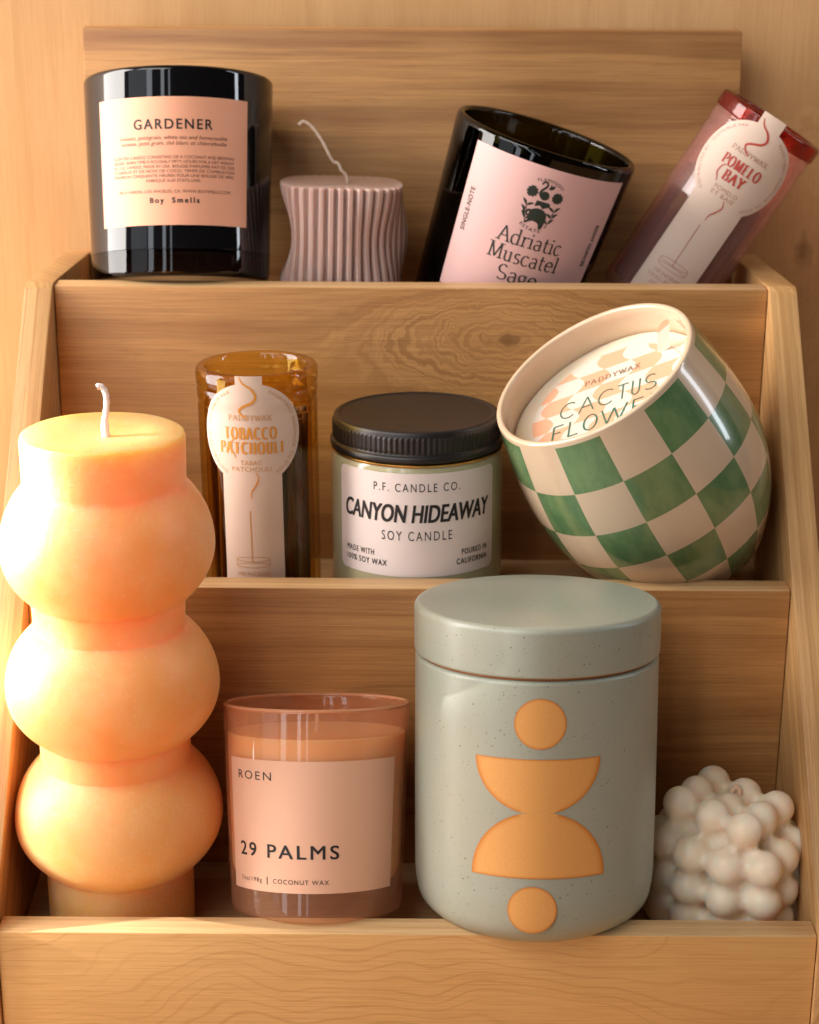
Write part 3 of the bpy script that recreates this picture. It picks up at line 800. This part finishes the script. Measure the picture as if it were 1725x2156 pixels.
OFF = 5
for k, (A, B) in enumerate(zip(rings, rings[1:])):
    rw = k // 8
    for i in range(NS):
        j = (i + 1) % NS
        f = bm.faces.new((A[j], A[i], B[i], B[j]))
        cidx = ((i + OFF) // 10) % 14
        f.material_index = 1 if (cidx + rw) % 2 == 1 else 0
c = bm.verts.new((0, 0, 0.8))
for i in range(NS): bm.faces.new((rings[-1][(i + 1) % NS], rings[-1][i], c))
# rounded lip and the inside
inner = fillet([(r_pot(103), 103), (46.0, 105.4), (43.4, 105.4), (43.0, 102), (46.5, 84), (48, 60), (0, 58)], [0, 1.2, 1.4, 1.5, 2, 2, 0], 5)
prev = rings[0]
for (r, zq) in inner[1:]:
    if r < 1e-6:
        cc = bm.verts.new((0, 0, zq))
        for i in range(NS): bm.faces.new((prev[i], prev[(i + 1) % NS], cc))
        break
    ring = [bm.verts.new((r * math.sin(2 * math.pi * i / NS), -r * math.cos(2 * math.pi * i / NS), zq)) for i in range(NS)]
    for i in range(NS):
        j = (i + 1) % NS; bm.faces.new((prev[i], prev[j], ring[j], ring[i]))
    prev = ring
bmesh.ops.recalc_face_normals(bm, faces=bm.faces)
M_creamglaze = NT('cream_glaze'); vec, x, y, z = M_creamglaze.coords()
M_creamglaze.principled(M_creamglaze.mix(M_creamglaze.math('MULTIPLY', M_creamglaze.noise(vec, 0.09, 4), .3), lin(208, 184, 156), lin(196, 168, 138)), 0.22, Coat_Weight=0.7, Coat_Roughness=0.06)
M_green = NT('green_glaze'); vec, x, y, z = M_green.coords()
br = M_green.noise(M_green.comb(M_green.math('MULTIPLY', x, .10), M_green.math('MULTIPLY', y, .10), M_green.math('MULTIPLY', z, .045)), 1.0, 5, .62)
M_green.principled(M_green.mix(M_green.smooth(br, .3, .72), lin(78, 114, 74), lin(110, 136, 90)), 0.20, Coat_Weight=0.8, Coat_Roughness=0.06)
obj('pot', bm, [M_creamglaze.mat, M_green.mat], t, angle=60)
M_ivory = wax('ivory_wax', lin(232, 216, 192), (0.006, 0.004, 0.003), bump=0.08)
obj('wax', lathe(fillet([(0, 60), (47.2, 61), (45.3, 89.4), (44.4, 90.2), (0, 90.2)], [0, 1, .5, .6, 0])), M_ivory, t)
# paper dust cover lying on the wax
M_cover = NT('checkered_cover_paper'); vec, x, y, z = M_cover.coords()
ro = math.radians(-21)
xr = M_cover.math('ADD', M_cover.math('MULTIPLY', x, math.cos(ro)), M_cover.math('MULTIPLY', y, math.sin(ro)))
yr = M_cover.math('SUBTRACT', M_cover.math('MULTIPLY', y, math.cos(ro)), M_cover.math('MULTIPLY', x, math.sin(ro)))
xw = M_cover.math('ADD', xr, M_cover.math('MULTIPLY', M_cover.math('SINE', M_cover.math('MULTIPLY', yr, .26)), 3.6))
cx = M_cover.math('FLOOR', M_cover.math('DIVIDE', M_cover.math('ADD', xw, 104), 12.5))
cy = M_cover.math('FLOOR', M_cover.math('DIVIDE', M_cover.math('ADD', yr, 126), 11.5))
par = M_cover.math('MODULO', M_cover.math('ADD', cx, cy), 2.0)
M_cover.principled(M_cover.mix(par, lin(216, 202, 188), lin(222, 164, 130)), 0.6)
cv = thing('dust_cover', 'round peach and white checkered paper cover reading CACTUS FLOWER lying in the tipped pot', 'paper cover', POT_LOC, POT_EUL)
pl = Print(); pl.circle(0, 0, 36.0, 72)
flat = lambda u, v, e: Vector((u, v, 90.5 + e))
obj('paper_disc', pl.wrap(flat, 30, .05), M_cover.mat, cv, smooth=False)
# the pull tab, bent upright at the far edge
bm = bmesh.new(); tabv = []
bx, by = 31.0, 10.5
pts2 = [(-3.4, 0), (3.4, 0), (3.4, 11)] + [(3.4 * math.cos(q), 11 + 3.4 * math.sin(q)) for q in [math.pi * i / 10 for i in range(1, 10)]] + [(-3.4, 11)]
for off in (0, .35):
    tabv.append([bm.verts.new((bx + .87 * a + .42 * b, by - .5 * a + off, 90.6 + .30 * a + b * .9)) for a, b in pts2])
bm.faces.new(tabv[0]); bm.faces.new(tabv[1][::-1])
for i in range(len(pts2)):
    j = (i + 1) % len(pts2); bm.faces.new((tabv[0][j], tabv[0][i], tabv[1][i], tabv[1][j]))
bmesh.ops.recalc_face_normals(bm, faces=bm.faces)
M_tab = NT('tab_paper'); vec, x, y, z = M_tab.coords()
M_tab.principled(M_tab.mix(M_tab.math('GREATER_THAN', M_tab.math('ADD', z, M_tab.math('MULTIPLY', x, -.5)), 82.5), lin(216, 202, 188), lin(222, 164, 130)), 0.6)
obj('pull_tab', bm, M_tab.mat, cv, smooth=False)
pk = Print(); tr = math.radians(-21)
def mono(pr, s, u, v, cap, w, wd, xs):
    roman(pr, s, u, v, cap, w, thick=wd, thin=wd, serif=0, track=.10, xs=xs, rot=tr)
mono(pk, 'CACTUS', 0.5, 0.5, 10.8, 46, .075, {'C': 1.25, 'S': 1.15, 'A': 1.15, 'U': .8, 'T': .8})
mono(pk, 'FLOWER', -4.0, -13.5, 10.8, 52, .075, {'O': .8, 'W': 1.15})
INK_TEAL = simple('teal_ink', lin(52, 104, 84), 0.6)
obj('lettering', pk.wrap(flat, 30, .2), INK_TEAL, cv, smooth=False)
pk = Print(); roman(pk, 'PADDYWAX', 6.9, 15.0, 3.4, 27, thick=.15, thin=.06, serif=.24, sh=.07, track=.2, rot=tr)
obj('lettering', pk.wrap(flat, 30, .2), simple('taupe_ink', lin(134, 116, 92), 0.6), cv, smooth=False, label='small taupe lettering')

# ------------------------------------------------------------------ peach bubble pillar
t = thing('pillar_candle', 'tall glowing peach pillar candle of three stacked bulbs', 'candle', (-119.7, 48.8, -26.0), (-2.98, 0.28, 9.12))
prof = [(0, 0), (29.4, 0), (30.2, .8), (30.4, 11)]
def bulb(c, R, rn_lo, rn_hi, lo=.73, hi=.84, n=34):
    a0 = -math.acos(min(1, rn_lo / R)); a1 = math.acos(min(1, rn_hi / R))
    A = [a0 + (a1 - a0) * i / n for i in range(n + 1)]
    return [(R * math.cos(a), c + (hi if a > 0 else lo) * R * math.sin(a)) for a in A]
prof[-1] = (30.4, 26)
prof += bulb(52, 42.8, 30.8, 31.0, .73, .86) + [(30.7, 79.5), (30.6, 84)]
prof += bulb(110, 43.2, 30.6, 30.8, .73, .82) + [(30.5, 137), (30.6, 143)]
prof += bulb(168.5, 42.6, 31.2, 32.6, .75, .92) + [(32.2, 195.5), (32.3, 212.6), (31.8, 214.4), (30.6, 215), (18, 214.6), (6, 213.8), (0, 213.6)]
M_peach = NT('peach_wax'); vec, x, y, z = M_peach.coords()
n1 = M_peach.noise(vec, 0.045, 4, .6); n2 = M_peach.noise(vec, 0.5, 5, .65)
scr = M_peach.noise(M_peach.comb(M_peach.math('MULTIPLY', x, .45), M_peach.math('MULTIPLY', y, .45), M_peach.math('MULTIPLY', z, .75)), 1.0, 5, .7)
pc = M_peach.mix(M_peach.smooth(n1, .35, .7), lin(253, 190, 122), lin(251, 176, 98))
pc = M_peach.mix(M_peach.math('MULTIPLY', M_peach.smooth(scr, .56, .72), .40), pc, lin(254, 222, 188))
b = M_peach.principled(pc, M_peach.math('ADD', .34, M_peach.math('MULTIPLY', n2, .25)), Coat_Weight=0.35, Coat_Roughness=0.38, Subsurface_Weight=1.0, Subsurface_Radius=(0.034, 0.017, 0.006), Subsurface_Scale=1.0)
M_peach.l(M_peach.bump(M_peach.math('ADD', n2, M_peach.math('MULTIPLY', scr, .8)), .40, .0008), b.inputs['Normal'])
def wob(r, a, z):
    return r + .25 * math.sin(a * 3 + z * .05) + .18 * math.sin(a * 5 - z * .11)
obj('wax_body', lathe(prof, 160, rfun=wob), M_peach.mat, t, angle=30)
wk = spline([(1.5, -3, 211), (1.2, -3, 219), (1.8, -3, 223), (2.3, -2.6, 228), (1.8, -2.6, 231.5), (0.2, -2.4, 233.6), (-1.4, -2.4, 233.2)], 5)
M_wickw = paper('waxed_white_wick', lin(240, 226, 222), 0.6)
obj('wick', tube(wk, [2.0 - .8 * min(1, i / 8) + .12 * math.sin(i * 1.9) for i in range(len(wk))], 10), M_wickw, t)

# ------------------------------------------------------------------ peach glass candle
t = thing('glass_candle', 'translucent peach glass candle with blush label reading 29 PALMS', 'candle', (-37.5, 36.8, -10.9), (-19.93, 0.58, 2.62))
HG = 85.7
r_gl = lambda z: 35.2 + 3.6 * z / HG
M_peachglass = shell_glass('peach_glass', (0.99, 0.90, 0.83, 1), (0.96, 0.74, 0.61, 1), 0.015, 1.5, 2.5, .30, (1.0, 0.54, 0.31, 1))
prof = [(0, .6), (26, .6), (29, 0), (35.4, 1.2), (r_gl(10), 10), (r_gl(50), 50), (r_gl(HG - .8), HG - .8), (r_gl(HG) - 1.0, HG), (r_gl(HG) - 2.2, HG - .8), (r_gl(73.6) - 2.4, 73.6)]
obj('glass', lathe(fillet(prof, [0, 1, 1, 6, 0, 0, .8, .6, .8, 0])), M_peachglass, t, angle=40)
M_lip_highlight = simple('peach_lip_highlight', lin(240, 176, 132), 0.08, Transmission_Weight=0.35, IOR=1.5)  # paler ring added to paint the highlight along the glass lip
obj('rim', lathe([(r_gl(HG) - 1.1 + 1.05 * math.cos(q), HG - .3 + .8 * math.sin(q)) for q in [2 * math.pi * i / 12 for i in range(12)]], 128, True), M_lip_highlight, t)
M_blushwax = wax('blush_wax', lin(255, 200, 148), (0.014, 0.006, 0.003), bump=.05)
obj('wax', lathe(fillet([(0, 11.8), (r_gl(18) - 5.5, 12.2), (r_gl(22) - 1.6, 18), (r_gl(74) - 1.6, 74), (0, 73.4)], [0, 3, 4, .8, 0])), M_blushwax, t)
obj('wick', tube([(0, 0, 73), (.3, 0, 77), (.2, .2, 81)], .8, 8), M_wick, t)
lab = Print(); lab.poly(rrect(78, 52.7))
sf = cyl(r_gl, 39.3, math.radians(-4.6))
M_blush = paper('blush_paper', lin(232, 182, 152))
lo = obj('label', lab.wrap(sf, 1.5, 0.1), M_blush, t)
pk = Print(); ht = 52.7; vv = lambda fr: (0.5 - fr) * ht
text(pk, 'ROEN', -33, vv(.122), 3.3, 17.6, 'l', spacing=1.3)
text(pk, '29 PALMS', -33, vv(.688), 5.3, 45, 'l', spacing=1.25, bold=0.12)
text(pk, 'COCONUT WAX', -15.5, vv(.915), 1.8, 23.5, 'l', spacing=1.2)
pk.stroke([(-18.3, vv(.885)), (-18.3, vv(.945))], .4)
text(pk, '7oz/198g', -33, vv(.915), 1.7, 12, 'l', spacing=1.3)
obj('lettering', pk.wrap(sf, 2.0, 0.2), INK, lo, smooth=False)

# ------------------------------------------------------------------ speckled stoneware canister
t = thing('stoneware_canister', 'speckled sage stoneware canister with lid and four orange shapes on its front', 'candle', (51.9, 32.1, -9.4), (-9.52, -0.84, -3.64))
M_stone = NT('speckled_sage_glaze'); vec, x, y, z = M_stone.coords()
bl = M_stone.noise(vec, .018, 3, .5)
cst = M_stone.mix(M_stone.smooth(bl, .3, .7), lin(154, 154, 138), lin(144, 152, 138))
fine = M_stone.noise(vec, 1.3, 3, .6)
cst = M_stone.mix(M_stone.math('MULTIPLY', M_stone.smooth(fine, .5, .8), .25), cst, lin(140, 136, 112))
def specks(scale, size, amt, c):
    vo = M_stone.n('TexVoronoi', feature='F1'); vo.inputs['Scale'].default_value = scale; M_stone.l(vec, vo.inputs['Vector'])
    wn = M_stone.n('TexWhiteNoise'); M_stone.l(vo.outputs['Position'], wn.inputs['Vector'])
    lim = M_stone.math('MULTIPLY', M_stone.math('POWER', wn.outputs['Value'], 4.0), size)
    s_ = M_stone.math('LESS_THAN', vo.outputs['Distance'], lim)
    return M_stone.mix(M_stone.math('MULTIPLY', s_, amt), c, lin(62, 52, 40))
cst = specks(.6, .22, .7, cst); cst = specks(1.2, .25, .55, cst)
b = M_stone.principled(cst, .36, Coat_Weight=.12, Coat_Roughness=.3)
M_stone.l(M_stone.bump(fine, .06, .0003), b.inputs['Normal'])
prof = fillet([(0, 0), (27, 0), (29, -.6), (30.5, 1.2), (37, 2.4), (46.5, 8.5), (48.6, 19), (48.8, 60), (48.8, 110.4), (47.6, 111.4), (45, 111.4), (45, 106), (0, 106)], [0, .5, .8, 1, 5, 7, 5, 0, 1, .6, .5, 0, 0], 6)
r_can = lambda zq: 48.7 + .1 * min(1, max(0, (zq - 19) / 41)) if zq > 17 else 48.7 - (17 - zq) ** 2 * .014
obj('canister_body', lathe(prof, 160), M_stone.mat, t, angle=40)
M_gap = simple('bare_clay', lin(150, 92, 48), .8)
obj('gasket', lathe(fillet([(44, 111.5), (47.4, 111.5), (47.4, 112.4), (44, 112.4)], .1), 128, True), M_gap, t)
prof = fillet([(43, 112.5), (48.6, 112.5), (49.2, 113.2), (49.3, 122), (49.3, 130.6), (47.9, 132.2), (30, 133.4), (0, 134)], [0, .4, .5, 0, 1.2, 1.4, 4, 0], 6)
obj('lid', lathe(prof, 160), M_stone.mat, t, angle=40)
M_orange = NT('orange_glaze'); vec, x, y, z = M_orange.coords()
og = M_orange.noise(vec, 1.8, 3, .6); att = M_orange.n('Attribute'); att.attribute_name = 'rim_shade'
oc = M_orange.mix(M_orange.smooth(og, .3, .8), lin(214, 154, 84), lin(204, 144, 74))
oc = M_orange.mix(M_orange.smooth(att.outputs['Fac'], .0, 1.0), oc, lin(190, 112, 32))  # darker rim colour stands in for the shade of a recessed edge
M_orange.principled(oc, .6)
sfc = cyl(r_can, 0.0, 0.0, 48.7)
def motif(outline, cu, cv):
    """One flat glazed shape, shade painted along its rim for a sunken look."""
    pr = Print(); n = len(outline); c = (sum(p[0] for p in outline) / n, sum(p[1] for p in outline) / n)
    bm = bmesh.new(); lay = bm.verts.layers.float.new('rim_shade')
    loops = []
    for s_ in (1.0, .94, .88, .8, .7, .6, .5, .4, .3, .2, .1):
        loops.append([bm.verts.new((c[0] + (p[0] - c[0]) * s_, c[1] + (p[1] - c[1]) * s_, 0)) for p in outline])
        for v in loops[-1]: v[lay] = {1.0: 1.0, .94: .4, .88: .12}.get(s_, 0.0)
    for A, B in zip(loops, loops[1:]):
        for i in range(n): bm.faces.new((A[i], A[(i + 1) % n], B[(i + 1) % n], B[i]))
    bm.faces.new(loops[-1])
    for v in bm.verts:                  # where the two half rounds run together there is no rim
        if abs(v.co.y - 59.68) < 1.6 and abs(v.co.x - 1.5) < 7.2: v[lay] = 0.0
    for v in bm.verts: v.co = sfc(v.co.x, v.co.y, .15)
    bmesh.ops.recalc_face_normals(bm, faces=bm.faces)
    obj('motif', bm, M_orange.mat, t)
def circ(cu, cv, r, n=56): return [(cu + r * math.cos(2 * math.pi * i / n), cv + r * math.sin(2 * math.pi * i / n)) for i in range(n)]
dens = lambda a, b, k: [(a[0] + (b[0] - a[0]) * i / k, a[1] + (b[1] - a[1]) * i / k) for i in range(k)]
motif(circ(1.8, 95, 10.0), 0, 0)
bowl = dens((26.0, 81), (-23.6, 81), 26) + [(1.2 + 24.8 * math.cos(q), 81 + 22.0 * math.sin(q)) for q in [math.pi + math.pi * i / 40 for i in range(41)]][:-1]
bowl = [(u, max(v, 59.70)) for u, v in bowl]
motif(bowl, 0, 0)
dome = dens((-25.0, 33.2), (28.6, 33.2), 28) + [(1.8 + 26.8 * math.cos(q), 33.2 + 27.0 * math.sin(q)) for q in [math.pi * i / 40 for i in range(41)]][:-1]
dome = [(u, min(v, 59.66)) for u, v in dome]
motif(dome, 0, 0)
motif(circ(-.4, 20.4, 9.6), 0, 0)

# ------------------------------------------------------------------ bubble cube candle
t = thing('bubble_candle', 'small ivory wax cube candle made of round bubbles in the corner', 'candle', (133.5, 55.0, -26.0), (0, 0, 0))
ZT = 61.0
pts = []
N = Vector((3.4, -20.6)); vL = Vector((-11.6, 11.2)); vR = Vector((8.2, 9.4))
for i in range(3):
    for j in range(3):
        p = N + vL * i + vR * j; pts.append((p.x, p.y, ZT - 6.5 - (2.0 if i == j == 1 else 0), 7.3))
ring2 = [(-3.6, -23.4), (11.6, -25.4), (-16.5, -13.8), (-25.0, -2.6), (20, -15.2), (27, -5.0)]
for zq, k in ((ZT - 6.5 - 15.5, 1.0), (ZT - 6.5 - 30.2, 1.03), (ZT - 6.5 - 43.5, 1.0), (7, 1.0)):
    for x, y in ring2:
        pts.append((x * k, y * k, zq, 7.9)); pts.append((-x * k * .98, -y * k * .92, zq, 7.7))
bm = bmesh.new()
for x, y, zq, r in pts:
    bmesh.ops.create_icosphere(bm, subdivisions=3, radius=r, matrix=Matrix.Translation((x, y, max(zq, r - .6))))
core = bmesh.new()
A = []
for zq, k in ((0, 1.22), (ZT - 21, 1.24), (ZT - 10, 1.02)):
    A.append([core.verts.new((q.x * k, q.y * k, zq)) for q in (N, N + vR * 2, N + vR * 2 + vL * 2, N + vL * 2)])
core.faces.new(A[0][::-1]); core.faces.new(A[-1])
for P, Q in zip(A, A[1:]):
    for i in range(4): core.faces.new((P[i], P[(i + 1) % 4], Q[(i + 1) % 4], Q[i]))
bmesh.ops.recalc_face_normals(core, faces=core.faces)
tmp = bpy.data.meshes.new('core'); core.to_mesh(tmp); core.free(); bm.from_mesh(tmp); bpy.data.meshes.remove(tmp)
M_bubble = wax('cream_wax', lin(246, 229, 206), (0.005, 0.0035, 0.0025), bump=.05)
o = obj('wax_body', bm, M_bubble, t)
for k in range(2):                      # fuse the bubbles, then close the narrow clefts between them as cast wax does
    rm = o.modifiers.new('remesh', 'REMESH'); rm.mode = 'VOXEL'; rm.voxel_size = 0.0006; rm.use_smooth_shade = True
    dp = o.modifiers.new('displace', 'DISPLACE'); dp.strength = (0.0017, -0.0017)[k]; dp.mid_level = 0.0; dp.direction = 'NORMAL'
sm = o.modifiers.new('smooth', 'SMOOTH'); sm.factor = .5; sm.iterations = 10
bpy.context.view_layer.update()
me = bpy.data.meshes.new_from_object(o.evaluated_get(bpy.context.evaluated_depsgraph_get()))
o.modifiers.clear(); o.data = me
wk = spline([(1, 3, ZT - 8), (1.6, 3.4, ZT - 2), (3.2, 3.6, ZT + .6), (5.0, 3.0, ZT - .8), (4.6, 2.4, ZT - 3)], 5)
obj('wick', tube(wk, 1.0, 8), paper('waxed_wick', lin(226, 190, 158), .5), t)
